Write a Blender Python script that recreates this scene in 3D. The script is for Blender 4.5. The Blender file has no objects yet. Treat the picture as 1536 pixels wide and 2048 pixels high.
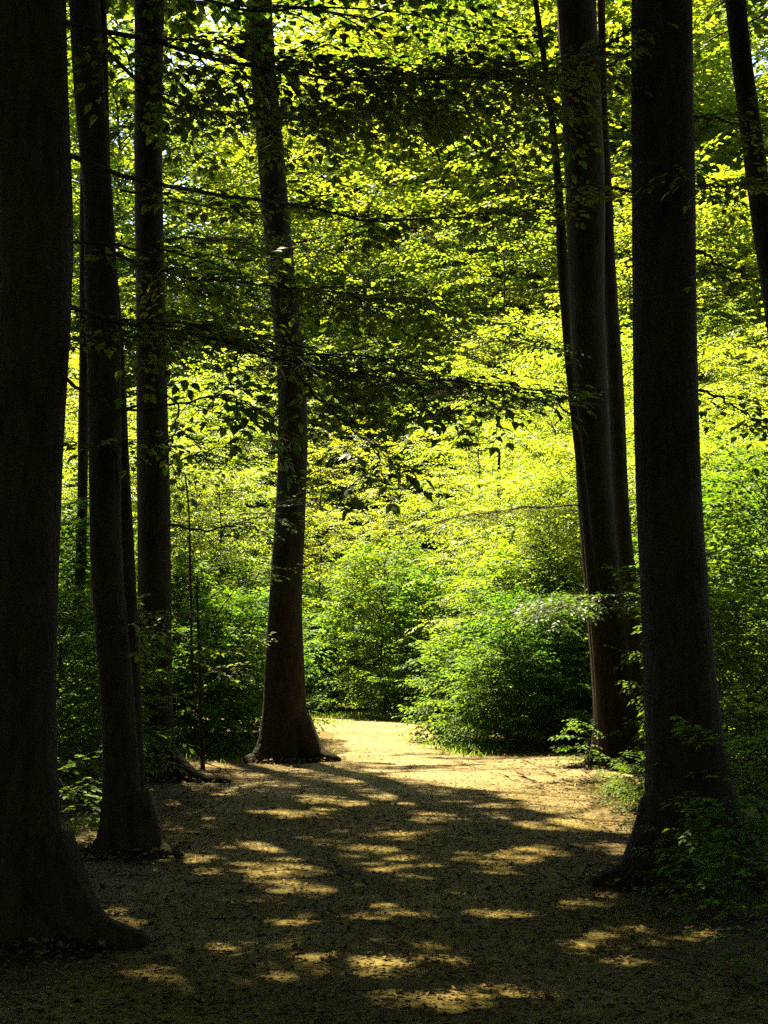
import bpy, math, random
import numpy as np
from mathutils import Matrix, Vector

# ------------------------------------------------------------------ camera, sky, sun, exposure
scene = bpy.context.scene
COL = scene.collection
F_PX, PITCH, CAM_Z = 3000.0, math.radians(5.3), 1.6
cam_d = bpy.data.cameras.new('camera')
cam = bpy.data.objects.new('camera', cam_d)
COL.objects.link(cam)
cam.location = (0, 0, CAM_Z)
cam.rotation_euler = (math.radians(90) + PITCH, 0, 0)
cam_d.sensor_fit = 'VERTICAL'
cam_d.sensor_height = 36.0
cam_d.lens = 36.0 * F_PX / 2048.0
cam_d.clip_start, cam_d.clip_end = 0.1, 2000
scene.camera = cam

SUN_EL, SUN_AZ = math.radians(57), math.radians(-20)      # azimuth from +Y towards +X
LX, LY, LZ = math.cos(SUN_EL) * math.sin(SUN_AZ), math.cos(SUN_EL) * math.cos(SUN_AZ), math.sin(SUN_EL)
world = bpy.data.worlds.new('World')
scene.world = world
world.use_nodes = True
wn = world.node_tree
wn.nodes.clear()
sky = wn.nodes.new('ShaderNodeTexSky')
sky.sky_type = 'NISHITA'
sky.sun_disc = False
sky.sun_elevation = SUN_EL
sky.sun_rotation = SUN_AZ
bg = wn.nodes.new('ShaderNodeBackground')
bg.inputs['Strength'].default_value = 0.05
wo = wn.nodes.new('ShaderNodeOutputWorld')
wn.links.new(sky.outputs['Color'], bg.inputs['Color'])
wn.links.new(bg.outputs['Background'], wo.inputs['Surface'])
sun_d = bpy.data.lights.new('sun', 'SUN')
sun_d.energy = 5.0
sun_d.angle = math.radians(0.53)
sun_d.color = (1.0, 0.88, 0.60)
sun = bpy.data.objects.new('sun', sun_d)
COL.objects.link(sun)
sun.location = (LX * 60, LY * 60, LZ * 60)
sun.rotation_euler = Vector((LX, LY, LZ)).to_track_quat('Z', 'Y').to_euler()
vs = scene.view_settings
scene.display_settings.display_device = 'sRGB'
vs.view_transform = 'Standard'
vs.look = 'None'
vs.exposure = 3.08
vs.gamma = 1.0
cy = scene.cycles
cy.max_bounces = 5
cy.diffuse_bounces = 3
cy.glossy_bounces = 2
cy.transmission_bounces = 3
cy.transparent_max_bounces = 4
cy.sample_clamp_indirect = 3.0
cy.use_denoising = False
cy.caustics_reflective = False
cy.caustics_refractive = False

rng = np.random.default_rng(7)
random.seed(7)
GA = 2.399963


def px(x, y, Y):
    """the point at distance Y ahead that the photograph shows at pixel (x, y)"""
    dx, dz = (x - 768) / F_PX, (1024 - y) / F_PX
    cp, sp = math.cos(PITCH), math.sin(PITCH)
    d = np.array([dx, cp - sp * dz, sp + cp * dz])
    return np.array([0, 0, CAM_Z]) + d * (Y / d[1])


def gpx(x, y):
    """the ground point seen at pixel (x, y)"""
    dx, dz = (x - 768) / F_PX, (1024 - y) / F_PX
    cp, sp = math.cos(PITCH), math.sin(PITCH)
    d = np.array([dx, cp - sp * dz, sp + cp * dz])
    t = -CAM_Z / d[2]
    return np.array([0, 0, CAM_Z]) + d * t


# ------------------------------------------------------------------ materials
def new_mat(name):
    m = bpy.data.materials.new(name)
    m.use_nodes = True
    nt = m.node_tree
    nt.nodes.clear()
    return m, nt, nt.nodes, nt.links


def ramp(nodes, stops):
    r = nodes.new('ShaderNodeValToRGB')
    e = r.color_ramp.elements
    while len(e) < len(stops):
        e.new(0.5)
    for k, (p, c) in enumerate(stops):
        e[k].position = p
        e[k].color = (*c, 1)
    return r


def leaf_material(name, refl, trans, rough=0.42, gloss=0.05):
    m, nt, N, L = new_mat(name)
    geo = N.new('ShaderNodeNewGeometry')
    oi = N.new('ShaderNodeObjectInfo')
    add = N.new('ShaderNodeMath'); add.operation = 'ADD'
    fr = N.new('ShaderNodeMath'); fr.operation = 'FRACT'
    L.new(geo.outputs['Random Per Island'], add.inputs[0])
    L.new(oi.outputs['Random'], add.inputs[1])
    L.new(add.outputs[0], fr.inputs[0])

    def var(c, lo, hi):
        a = tuple(x * lo * k for x, k in zip(c, (0.72, 0.92, 0.9)))
        b = tuple(min(1, x * hi * k) for x, k in zip(c, (1.22, 1.05, 1.3)))
        r = ramp(N, [(0.0, a), (0.55, c), (1.0, b)])
        L.new(fr.outputs[0], r.inputs['Fac'])
        hs = N.new('ShaderNodeHueSaturation')            # every plant has its own tone of green
        mh = N.new('ShaderNodeMapRange'); mh.inputs['To Min'].default_value = 0.492; mh.inputs['To Max'].default_value = 0.522
        mv = N.new('ShaderNodeMapRange'); mv.inputs['To Min'].default_value = 0.74; mv.inputs['To Max'].default_value = 1.12
        r7 = N.new('ShaderNodeMath'); r7.operation = 'MULTIPLY'; r7.inputs[1].default_value = 7.31
        f7 = N.new('ShaderNodeMath'); f7.operation = 'FRACT'
        L.new(oi.outputs['Random'], r7.inputs[0]); L.new(r7.outputs[0], f7.inputs[0])
        L.new(f7.outputs[0], mh.inputs['Value']); L.new(oi.outputs['Random'], mv.inputs['Value'])
        L.new(mh.outputs[0], hs.inputs['Hue']); L.new(mv.outputs[0], hs.inputs['Value'])
        L.new(r.outputs['Color'], hs.inputs['Color'])
        return hs
    d = N.new('ShaderNodeBsdfDiffuse')
    t = N.new('ShaderNodeBsdfTranslucent')
    L.new(var(refl, 0.7, 1.25).outputs['Color'], d.inputs['Color'])
    L.new(var(trans, 0.7, 1.3).outputs['Color'], t.inputs['Color'])
    a = N.new('ShaderNodeAddShader')
    L.new(d.outputs[0], a.inputs[0])
    L.new(t.outputs[0], a.inputs[1])
    g = N.new('ShaderNodeBsdfGlossy')
    g.inputs['Roughness'].default_value = rough
    lw = N.new('ShaderNodeLayerWeight')
    lw.inputs['Blend'].default_value = 0.25
    mul = N.new('ShaderNodeMath'); mul.operation = 'MULTIPLY_ADD'
    L.new(lw.outputs['Fresnel'], mul.inputs[0])
    mul.inputs[1].default_value = 0.055
    mul.inputs[2].default_value = gloss * 0.3
    mx = N.new('ShaderNodeMixShader')
    L.new(mul.outputs[0], mx.inputs[0])
    L.new(a.outputs[0], mx.inputs[1])
    L.new(g.outputs[0], mx.inputs[2])
    o = N.new('ShaderNodeOutputMaterial')
    L.new(mx.outputs[0], o.inputs['Surface'])
    return m


def bark_material(name, c0, c1, moss=(0.03, 0.04, 0.012)):
    m, nt, N, L = new_mat(name)
    tc = N.new('ShaderNodeTexCoord')
    mp = N.new('ShaderNodeMapping')
    mp.inputs['Scale'].default_value = (9, 9, 2.2)
    L.new(tc.outputs['Object'], mp.inputs['Vector'])
    n1 = N.new('ShaderNodeTexNoise'); n1.inputs['Scale'].default_value = 1.6; n1.inputs['Detail'].default_value = 8
    n1.inputs['Roughness'].default_value = 0.65
    L.new(mp.outputs[0], n1.inputs['Vector'])
    n2 = N.new('ShaderNodeTexNoise'); n2.inputs['Scale'].default_value = 0.9; n2.inputs['Detail'].default_value = 4
    L.new(tc.outputs['Object'], n2.inputs['Vector'])
    r = ramp(N, [(0.3, c0), (0.7, c1)])
    L.new(n1.outputs['Fac'], r.inputs['Fac'])
    r2 = ramp(N, [(0.52, (0, 0, 0)), (0.7, (0.75, 0.75, 0.75))])
    L.new(n2.outputs['Fac'], r2.inputs['Fac'])
    mx = N.new('ShaderNodeMixRGB')
    L.new(r2.outputs['Color'], mx.inputs['Fac'])
    L.new(r.outputs['Color'], mx.inputs['Color1'])
    mx.inputs['Color2'].default_value = (*moss, 1)
    bs = N.new('ShaderNodeBsdfPrincipled')
    bs.inputs['Roughness'].default_value = 0.85
    bs.inputs['Specular IOR Level'].default_value = 0.06
    L.new(mx.outputs[0], bs.inputs['Base Color'])
    mp2 = N.new('ShaderNodeMapping')
    mp2.inputs['Scale'].default_value = (30, 30, 7)
    L.new(tc.outputs['Object'], mp2.inputs['Vector'])
    n3 = N.new('ShaderNodeTexNoise'); n3.inputs['Scale'].default_value = 1.5; n3.inputs['Detail'].default_value = 6
    L.new(mp2.outputs[0], n3.inputs['Vector'])
    b = N.new('ShaderNodeBump'); b.inputs['Strength'].default_value = 0.8; b.inputs['Distance'].default_value = 0.045
    L.new(n3.outputs['Fac'], b.inputs['Height'])
    L.new(b.outputs[0], bs.inputs['Normal'])
    o = N.new('ShaderNodeOutputMaterial')
    L.new(bs.outputs[0], o.inputs['Surface'])
    return m


def soil_material(name, dark, mid, light, bump=0.6, humus=None):
    m, nt, N, L = new_mat(name)
    tc = N.new('ShaderNodeTexCoord')
    n1 = N.new('ShaderNodeTexNoise'); n1.inputs['Scale'].default_value = 28; n1.inputs['Detail'].default_value = 9
    n1.inputs['Roughness'].default_value = 0.72
    n2 = N.new('ShaderNodeTexNoise'); n2.inputs['Scale'].default_value = 0.8; n2.inputs['Detail'].default_value = 5
    n4 = N.new('ShaderNodeTexVoronoi'); n4.inputs['Scale'].default_value = 42; n4.inputs['Randomness'].default_value = 1
    for n in (n1, n2, n4):
        L.new(tc.outputs['Object'], n.inputs['Vector'])
    ad = N.new('ShaderNodeMath'); ad.operation = 'MULTIPLY_ADD'
    L.new(n2.outputs['Fac'], ad.inputs[0]); ad.inputs[1].default_value = 0.6
    mu = N.new('ShaderNodeMath'); mu.operation = 'MULTIPLY_ADD'
    L.new(n1.outputs['Fac'], mu.inputs[0]); mu.inputs[1].default_value = 0.9
    mu.inputs[2].default_value = -0.25
    L.new(mu.outputs[0], ad.inputs[2])
    r = ramp(N, [(0.25, dark), (0.5, mid), (0.78, light)])
    L.new(ad.outputs[0], r.inputs['Fac'])
    col = r.outputs['Color']
    if humus:                                   # leaf mould trodden in under the trees, bare grit farther along the path
        rh = ramp(N, [(0.25, humus[0]), (0.5, humus[1]), (0.78, humus[2])])
        L.new(ad.outputs[0], rh.inputs['Fac'])
        sy = N.new('ShaderNodeSeparateXYZ')
        L.new(tc.outputs['Object'], sy.inputs[0])
        n5 = N.new('ShaderNodeTexNoise'); n5.inputs['Scale'].default_value = 0.55; n5.inputs['Detail'].default_value = 6
        L.new(tc.outputs['Object'], n5.inputs['Vector'])
        k1 = N.new('ShaderNodeMath'); k1.operation = 'MULTIPLY_ADD'
        L.new(n5.outputs['Fac'], k1.inputs[0]); k1.inputs[1].default_value = 14.0
        L.new(sy.outputs['Y'], k1.inputs[2])
        mr = N.new('ShaderNodeMapRange')
        mr.inputs['From Min'].default_value = 19.5; mr.inputs['From Max'].default_value = 26.0
        L.new(k1.outputs[0], mr.inputs['Value'])
        mh = N.new('ShaderNodeMixRGB')
        L.new(mr.outputs['Result'], mh.inputs['Fac'])
        L.new(rh.outputs['Color'], mh.inputs['Color1'])
        L.new(col, mh.inputs['Color2'])
        col = mh.outputs[0]
    hv = N.new('ShaderNodeMixRGB'); hv.blend_type = 'MULTIPLY'; hv.inputs['Fac'].default_value = 0.55
    r4 = ramp(N, [(0.0, (0.55, 0.5, 0.45)), (1.0, (1.25, 1.2, 1.1))])
    sep = N.new('ShaderNodeSeparateColor')
    L.new(n4.outputs['Color'], sep.inputs['Color'])
    L.new(sep.outputs[0], r4.inputs['Fac'])
    L.new(col, hv.inputs['Color1'])
    L.new(r4.outputs['Color'], hv.inputs['Color2'])
    bs = N.new('ShaderNodeBsdfPrincipled')
    bs.inputs['Roughness'].default_value = 0.95
    bs.inputs['Specular IOR Level'].default_value = 0.1
    L.new(hv.outputs[0], bs.inputs['Base Color'])
    b = N.new('ShaderNodeBump'); b.inputs['Strength'].default_value = bump; b.inputs['Distance'].default_value = 0.03
    L.new(n1.outputs['Fac'], b.inputs['Height'])
    L.new(b.outputs[0], bs.inputs['Normal'])
    o = N.new('ShaderNodeOutputMaterial')
    L.new(bs.outputs[0], o.inputs['Surface'])
    return m


M_BEECH = leaf_material('beech_leaf', (0.032, 0.054, 0.009), (0.070, 0.105, 0.003))
M_YOUNG = leaf_material('young_beech_leaf', (0.047, 0.073, 0.009), (0.162, 0.192, 0.006))
M_SHRUB = leaf_material('shrub_leaf', gloss=0.015, rough=0.5, refl=(0.027, 0.056, 0.005), trans=(0.078, 0.130, 0.003))
M_GRASS = leaf_material('grass_blade', (0.05, 0.085, 0.015), (0.11, 0.15, 0.008))
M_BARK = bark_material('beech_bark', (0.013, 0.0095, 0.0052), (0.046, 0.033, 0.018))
M_TWIG = bark_material('twig_bark', (0.025, 0.018, 0.012), (0.06, 0.045, 0.03))
M_FLOOR = soil_material('forest_soil', (0.026, 0.020, 0.005), (0.072, 0.053, 0.014), (0.15, 0.108, 0.036))
M_PATH = soil_material('path_dirt', (0.060, 0.045, 0.015), (0.150, 0.114, 0.046), (0.29, 0.225, 0.110), 0.8, ((0.034, 0.026, 0.004), (0.104, 0.079, 0.013), (0.235, 0.175, 0.050)))


def litter_material():
    m, nt, N, L = new_mat('dry_leaf')
    geo = N.new('ShaderNodeNewGeometry')
    r = ramp(N, [(0.0, (0.020, 0.013, 0.005)), (0.45, (0.055, 0.036, 0.013)), (0.8, (0.11, 0.072, 0.028)), (1.0, (0.20, 0.14, 0.06))])
    L.new(geo.outputs['Random Per Island'], r.inputs['Fac'])
    bs = N.new('ShaderNodeBsdfPrincipled')
    bs.inputs['Roughness'].default_value = 0.95
    bs.inputs['Specular IOR Level'].default_value = 0.05
    L.new(r.outputs['Color'], bs.inputs['Base Color'])
    o = N.new('ShaderNodeOutputMaterial')
    L.new(bs.outputs[0], o.inputs['Surface'])
    return m


M_LITTER = litter_material()


# ------------------------------------------------------------------ mesh helpers
def mesh_np(name, V, T, mat, smooth=False):
    me = bpy.data.meshes.new(name)
    V = np.ascontiguousarray(V, dtype=np.float32)
    T = np.ascontiguousarray(T, dtype=np.int32)
    k = T.shape[1]
    me.vertices.add(len(V))
    me.vertices.foreach_set('co', V.ravel())
    me.loops.add(T.size)
    me.loops.foreach_set('vertex_index', T.ravel())
    me.polygons.add(len(T))
    me.polygons.foreach_set('loop_start', np.arange(0, T.size, k, dtype=np.int32))
    me.polygons.foreach_set('loop_total', np.full(len(T), k, dtype=np.int32))
    if smooth:
        me.polygons.foreach_set('use_smooth', np.ones(len(T), dtype=bool))
    me.update(calc_edges=True)
    me.materials.append(mat)
    return me


def link(name, data, parent=None, loc=None, kind=None):
    o = bpy.data.objects.new(name, data)
    COL.objects.link(o)
    if parent is not None:
        o.parent = parent
    if loc is not None:
        o.location = loc
    if kind:
        o['kind'] = kind
    return o


def thing(name, label, cat, loc, group=None, rz=0, sc=1):
    o = link(name, None, None, loc)
    o.empty_display_size = 0.2
    o.rotation_euler = (0, 0, rz)
    o.scale = (sc, sc, sc)
    o['label'] = label
    o['category'] = cat
    if group:
        o['group'] = group
    return o


def unit(v):
    return v / np.maximum(np.linalg.norm(v, axis=-1, keepdims=True), 1e-9)


class Fol:
    """leaves (base, axis, normal, size) and twigs (p0, p1, r0, r1) collected as arrays"""
    def __init__(s):
        s.P, s.A, s.N, s.S, s.tw = [], [], [], [], []

    def add(s, P, A, N, S):
        s.P.append(P); s.A.append(A); s.N.append(N); s.S.append(S)

    def arrays(s):
        return (np.concatenate(s.P), np.concatenate(s.A), np.concatenate(s.N), np.concatenate(s.S))

    def twigs(s):
        return np.concatenate(s.tw) if s.tw else np.zeros((0, 8))


LOW_V = np.array([(0, 0, 0), (0.42, 0.30, 0.07), (1, 0, -0.05), (0.42, -0.30, 0.07)])
LOW_T = np.array([(0, 3, 2), (0, 2, 1)])
HI_V = np.array([(0, 0, 0), (0.14, 0.15, 0.03), (0.38, 0.29, 0.06), (0.68, 0.225, 0.035), (0.86, 0.10, -0.02), (1.04, 0, -0.09),
                 (0.14, -0.15, 0.03), (0.38, -0.29, 0.06), (0.68, -0.225, 0.035), (0.86, -0.10, -0.02), (0.38, 0, 0.0), (0.68, 0, -0.02)])
HI_T = np.array([(0, 10, 1), (1, 10, 2), (2, 10, 11), (2, 11, 3), (3, 11, 4), (4, 11, 5),
                 (0, 6, 10), (6, 7, 10), (7, 11, 10), (7, 8, 11), (8, 9, 11), (9, 5, 11)])


def leaves_mesh(name, arr, mat, hi=False, wide=1.0):
    P, A, N, S = arr
    V0, T0 = (HI_V, HI_T) if hi else (LOW_V * np.array([1, wide, 1]), LOW_T)
    A = unit(A)
    B = unit(np.cross(N, A))
    N = np.cross(A, B)
    n, k = len(P), len(V0)
    V = (P[:, None, :] + S[:, None, None] * (V0[None, :, 0:1] * A[:, None, :] + V0[None, :, 1:2] * B[:, None, :] + V0[None, :, 2:3] * N[:, None, :]))
    T = (np.arange(n) * k)[:, None, None] + T0[None]
    return mesh_np(name, V.reshape(-1, 3), T.reshape(-1, 3), mat)


def twig_arrays(tw):
    P0, P1, R0, R1 = tw[:, 0:3], tw[:, 3:6], tw[:, 6], tw[:, 7]
    D = unit(P1 - P0)
    U = unit(np.cross(D, np.array([0.31, 0.2, 0.93])))
    W = np.cross(D, U)
    vs_ = []
    for P, R in ((P0, R0), (P1, R1)):
        for k in range(3):
            a = k * 2 * math.pi / 3
            vs_.append(P + R[:, None] * (math.cos(a) * U + math.sin(a) * W))
    V = np.stack(vs_, 1)
    q = np.array([(0, 1, 4), (0, 4, 3), (1, 2, 5), (1, 5, 4), (2, 0, 3), (2, 3, 5)])
    T = (np.arange(len(tw)) * 6)[:, None, None] + q[None]
    return V.reshape(-1, 3), T.reshape(-1, 3)


def tube(pts, rad, seg=8, noise=0.0, lobes=None, cap=True):
    """a bent tapered tube through pts; lobes(z, angles) may multiply the radius"""
    pts = np.asarray(pts, float); rad = np.asarray(rad, float)
    n = len(pts)
    tan = unit(np.gradient(pts, axis=0))
    ref = np.array([1.0, 0.0, 0.0]) if abs(tan[0][0]) < 0.9 else np.array([0, 1.0, 0])
    ang = np.arange(seg) * 2 * math.pi / seg
    V = np.zeros((n, seg, 3))
    for i in range(n):
        u = unit(ref - tan[i] * np.dot(ref, tan[i]))
        w = np.cross(tan[i], u)
        ref = u
        r = np.full(seg, rad[i])
        if lobes is not None:
            r = r * lobes(i, ang)
        if noise:
            r = r * (1 + noise * (np.sin(3 * ang + i * 0.31) * 0.5 + np.sin(2 * ang - i * 0.17 + 1.3) * 0.6 + rng.normal(0, 0.35, seg)))
        V[i] = pts[i] + r[:, None] * (np.cos(ang)[:, None] * u + np.sin(ang)[:, None] * w)
    T = []
    for i in range(n - 1):
        for k in range(seg):
            a, b = i * seg + k, i * seg + (k + 1) % seg
            c, d = a + seg, b + seg
            T += [(a, b, d), (a, d, c)]
    V = V.reshape(-1, 3)
    if cap:
        V = np.vstack([V, pts[-1:]])
        t = len(V) - 1
        for k in range(seg):
            T.append(((n - 1) * seg + k, (n - 1) * seg + (k + 1) % seg, t))
    return V, np.array(T)


def join(parts):
    Vs, Ts, o = [], [], 0
    for V, T in parts:
        Vs.append(V); Ts.append(T + o); o += len(V)
    return np.vstack(Vs), np.vstack(Ts)


def smooth_path(pts, n):
    """Catmull-Rom through pts, n samples"""
    P = np.asarray(pts, float)
    P = np.vstack([2 * P[0] - P[1], P, 2 * P[-1] - P[-2]])
    out = []
    for u in np.linspace(0, len(P) - 3 - 1e-6, n):
        i = int(u); t = u - i
        a, b, c, d = P[i:i + 4]
        out.append(0.5 * (2 * b + (c - a) * t + (2 * a - 5 * b + 4 * c - d) * t * t + (3 * b - a - 3 * c + d) * t ** 3))
    return np.array(out)


# ------------------------------------------------------------------ foliage: sprays, limbs
def make_spray(l, r, leaf=0.068):
    """a flat leafy beech twig along +x, up is +z"""
    P, A, N, S, tw = [], [], [], [], []

    def twig(p0, d, ln, depth):
        steps = max(2, int(ln / 0.055))
        p = np.array(p0, float); d = unit(np.array(d, float)); side = 1 if r.random() < 0.5 else -1
        prev = p.copy()
        for i in range(steps):
            d = unit(d + np.array([0, 0, -0.035]) + r.normal(0, 0.06, 3))
            q = p + d * (ln / steps)
            s = (i + 1) / steps
            w = unit(np.cross(np.array([0, 0, 1.0]), d))
            if depth == 0 and ln > 0.3 and i % 2 == 0 and s < 0.9:
                sl = (0.42 * ln * (1 - s * 0.85) + 0.05) * r.uniform(0.7, 1.2)
                twig(q, d * 0.72 + side * w * 0.75 + np.array([0, 0, r.normal(0, 0.10)]), sl, 1)
            else:
                la = unit(d * 0.75 + side * w * r.uniform(0.6, 1.0) + np.array([0, 0, r.normal(-0.06, 0.13)]))
                P.append(q); A.append(la)
                N.append(unit(np.array([r.normal(0, 0.25), r.normal(0, 0.25), 1.0])))
                S.append(leaf * r.uniform(0.7, 1.2))
            side = -side
            tw.append((*p, *q, 0.0035 * (1 - 0.6 * (s - 1 / steps)) * (0.6 if depth else 1), 0.0035 * (1 - 0.6 * s) * (0.6 if depth else 1)))
            p = q
        P.append(p); A.append(unit(d + np.array([0, 0, -0.2]))); N.append(unit(np.array([r.normal(0, 0.3), r.normal(0, 0.3), 1.0]))); S.append(leaf * r.uniform(0.9, 1.25))
    twig((0, 0, 0), (1, 0, 0), l, 0)
    return tuple(np.array(x) for x in (P, A, N, S, tw))


SPRAYS = {c: [make_spray(c * rng.uniform(0.92, 1.08), rng) for _ in range(5)] for c in (0.3, 0.55, 0.85)}
CLS = np.array([0.3, 0.55, 0.85])


def place_sprays(fol, pos, X, Z, length, sc, twigs=True):
    X = unit(X); Y = unit(np.cross(Z, X)); Z = np.cross(X, Y)
    cls = np.abs(length[:, None] / sc[:, None] - CLS[None]).argmin(1)
    var = rng.integers(0, 5, len(pos))
    for c in range(3):
        for v in range(5):
            m = np.where((cls == c) & (var == v))[0]
            if not len(m):
                continue
            P, A, N, S, tw = SPRAYS[CLS[c]][v]
            R = np.stack([X[m], Y[m], Z[m]], -1)                       # columns
            sx = sc[m][:, None, None]
            LP = np.einsum('mij,nj->mni', R, P) * sx + pos[m][:, None]
            fol.add(LP.reshape(-1, 3), np.einsum('mij,nj->mni', R, A).reshape(-1, 3), np.einsum('mij,nj->mni', R, N).reshape(-1, 3),
                    (S[None] * sc[m][:, None]).ravel())
            if twigs:
                a = np.einsum('mij,nj->mni', R, tw[:, 0:3]) * sx + pos[m][:, None]
                b = np.einsum('mij,nj->mni', R, tw[:, 3:6]) * sx + pos[m][:, None]
                r01 = np.broadcast_to(tw[None, :, 6:8], (len(m), len(tw), 2)) * sx
                fol.tw.append(np.concatenate([a, b, r01], -1).reshape(-1, 8))


def dress_limb(fol, pts, t0=0.2, wid=0.8, step=0.13, sc=1.0, droop=0.1, twigs=True, tip=True):
    """sprays left and right of a limb polyline, in flat tiers as a beech grows"""
    pts = np.asarray(pts, float)
    seg = np.linalg.norm(np.diff(pts, axis=0), axis=1)
    cum = np.concatenate([[0], np.cumsum(seg)])
    Ltot = cum[-1]
    ts = np.arange(t0 * Ltot, Ltot, step * sc)
    if len(ts) < 2:
        ts = np.linspace(t0 * Ltot, Ltot * 0.95, 3)
    ts = np.clip(ts + rng.normal(0, 0.03 * sc, len(ts)), 0, Ltot)
    P = np.stack([np.interp(ts, cum, pts[:, k]) for k in range(3)], 1)
    Q = np.stack([np.interp(np.minimum(ts + 0.05, Ltot), cum, pts[:, k]) for k in range(3)], 1)
    O = np.stack([np.interp(np.maximum(ts - 0.05, 0), cum, pts[:, k]) for k in range(3)], 1)
    T = unit(Q - O)
    side = np.where(np.arange(len(ts)) % 2 == 0, 1.0, -1.0)
    W = unit(np.cross(np.array([0, 0, 1.0]), T))
    u = ts / Ltot
    prof = np.clip(np.sin(np.clip((u - t0) / (1 - t0 + 1e-6), 0, 1) * 2.4 + 0.55), 0.35, 1)
    ln = wid * prof * rng.uniform(0.65, 1.15, len(ts))
    D = T * rng.uniform(0.45, 0.9, len(ts))[:, None] + W * side[:, None] + np.array([0, 0, 1.0]) * rng.normal(-droop, 0.14, len(ts))[:, None]
    Z = np.array([0, 0, 1.0]) + rng.normal(0, 0.16, (len(ts), 3))
    place_sprays(fol, P, D, Z, ln, np.full(len(ts), sc) * rng.uniform(0.88, 1.12, len(ts)), twigs)
    if tip:
        e = pts[-1:]
        place_sprays(fol, np.repeat(e, 2, 0), np.repeat(T[-1:], 2, 0) + rng.normal(0, 0.25, (2, 3)), np.array([[0, 0, 1.0]] * 2), np.full(2, wid * 0.6), np.full(2, sc), twigs)


# ------------------------------------------------------------------ where the sun reaches the ground (gaps in the canopy)
SPOTS = [(862, 2000, 95, 21), (735, 1953, 75, 20), (540, 1907, 90, 21), (590, 1960, 55, 12), (895, 1925, 66, 11), (1170, 1922, 100, 14),
         (1060, 1985, 60, 10), (1310, 1868, 92, 14), (760, 1838, 90, 9), (950, 1838, 90, 9), (590, 1775, 115, 10), (815, 1787, 95, 14),
         (1155, 1812, 42, 6), (550, 1746, 62, 10), (745, 1738, 38, 8), (375, 1722, 30, 10), (415, 1752, 22, 5), (1010, 1716, 75, 13), (1125, 1700, 65, 10),
         (1232, 1697, 34, 8), (790, 1675, 40, 6), (610, 1631, 40, 9), (640, 1603, 34, 6), (1050, 1655, 56, 6), (310, 1955, 62, 13),
         (460, 1982, 55, 10), (880, 1640, 60, 7), (985, 1642, 30, 5), (735, 1700, 30, 5), (690, 1610, 30, 5), (520, 1530, 110, 7), (780, 1600, 40, 5), (850, 1610, 40, 5),
         (310, 1645, 14, 5), (225, 1860, 25, 25), (150, 1690, 60, 25)]
SP = []
for (sx, sy, hx, hy) in SPOTS:
    c = gpx(sx, sy)
    SP.append((c[0], c[1], hx / F_PX * c[1], abs(gpx(sx, sy - hy)[1] - gpx(sx, sy + hy)[1]) / 2))
for k in range(55):
    yy = rng.uniform(6.5, 20)
    r_ = 0.02 + 0.12 * rng.random() ** 2
    SP.append((rng.uniform(-1.9, 1.9), yy, r_, r_ * rng.uniform(0.7, 1.6)))
SP = np.array(SP)
LIT = np.array([gpx(*p)[:2] for p in [(600, 1438), (900, 1462), (930, 1500), (1300, 1500), (1300, 1575), (1240, 1655), (1130, 1645), (985, 1585), (760, 1545), (690, 1524)]])
LIT = LIT.mean(0) + (LIT - LIT.mean(0)) * 1.05


LIT3 = np.array([(-9, 22.2), (-2.4, 22.6), (-2.4, 30), (-9, 30)])
LIT2 = np.array([(4.6, 13.5), (10, 13.5), (11, 27), (5.2, 27)])


def in_poly(x, y, poly):
    r = np.zeros(len(x), bool)
    j = len(poly) - 1
    for i in range(len(poly)):
        xi, yi = poly[i]; xj, yj = poly[j]
        c = ((yi > y) != (yj > y)) & (x < (xj - xi) * (y - yi) / (yj - yi + 1e-12) + xi)
        r ^= c
        j = i
    return r


def sunlit_gap(P):
    """which of the points P stand in the way of a sunbeam that reaches the path"""
    gx = P[:, 0] - LX / LZ * P[:, 2]
    gy = P[:, 1] - LY / LZ * P[:, 2]
    m = np.zeros(len(P), bool)
    keep = rng.random(len(P)) < 0.09
    wob = (0.95 + 0.35 * np.sin(gx * 9.1 + gy * 3.3 + 1.5 * np.sin(gy * 4.1)) + 0.3 * np.sin(gy * 7.3 - gx * 5.1 + 1.2 * np.sin(gx * 6.0))
           + 0.3 * np.sin(gx * 23 + gy * 4) * np.sin(gy * 15 - gx * 6))
    ridge = 0.55 * np.sin(gy * 21 + gx * 5 + 2.2 * np.sin(gx * 4.3)) + 0.45 * np.sin(gx * 13 - gy * 6 + 1.6 * np.sin(gy * 7))
    for q, (cx, cy_, rx, ry) in enumerate(SP):
        m |= ((gx - cx) / (rx * 1.12 + 0.05)) ** 2 + ((gy - cy_) / (ry * 1.12 + 0.05)) ** 2 < wob + ridge * (0.25 + 0.6 * ((q * 37) % 10) / 10)
    lit = in_poly(gx + 0.12 * np.sin(gy * 5), gy + 0.2 * np.sin(gx * 4), LIT)
    streak = np.sin(gy * 2.6 + gx * 0.9 + 1.2 * np.sin(gx * 1.1)) + 0.7 * np.sin(gy * 5.1 - gx * 2.0) + 0.5 * np.sin(gy * 9.3 + gx * 3.1) > -0.3 - 3 * ((gx > 0.45) & (gy < 20.5))
    lit2 = in_poly(gx, gy, LIT2) & (np.sin(gy * 1.9 + gx * 1.3) + np.sin(gx * 2.7 - gy * 0.8) > -0.5)
    lit2 |= in_poly(gx, gy, LIT3) & (np.sin(gy * 2.3 + gx * 1.7) + np.sin(gx * 3.1 - gy * 1.1) > -0.35)
    fleck = (np.sin(gx * 7.0 + 2.1 * np.sin(gy * 2.3)) + np.sin(gy * 5.3 + 1.7 * np.sin(gx * 3.7)) + np.sin(gx * 3.1 - gy * 2.2)) > 2.42
    m |= fleck & (np.abs(gx) < 2.3) & (gy > 7.5) & (gy < 22)
    return (m & ~keep) | (lit & streak) | lit2


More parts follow.
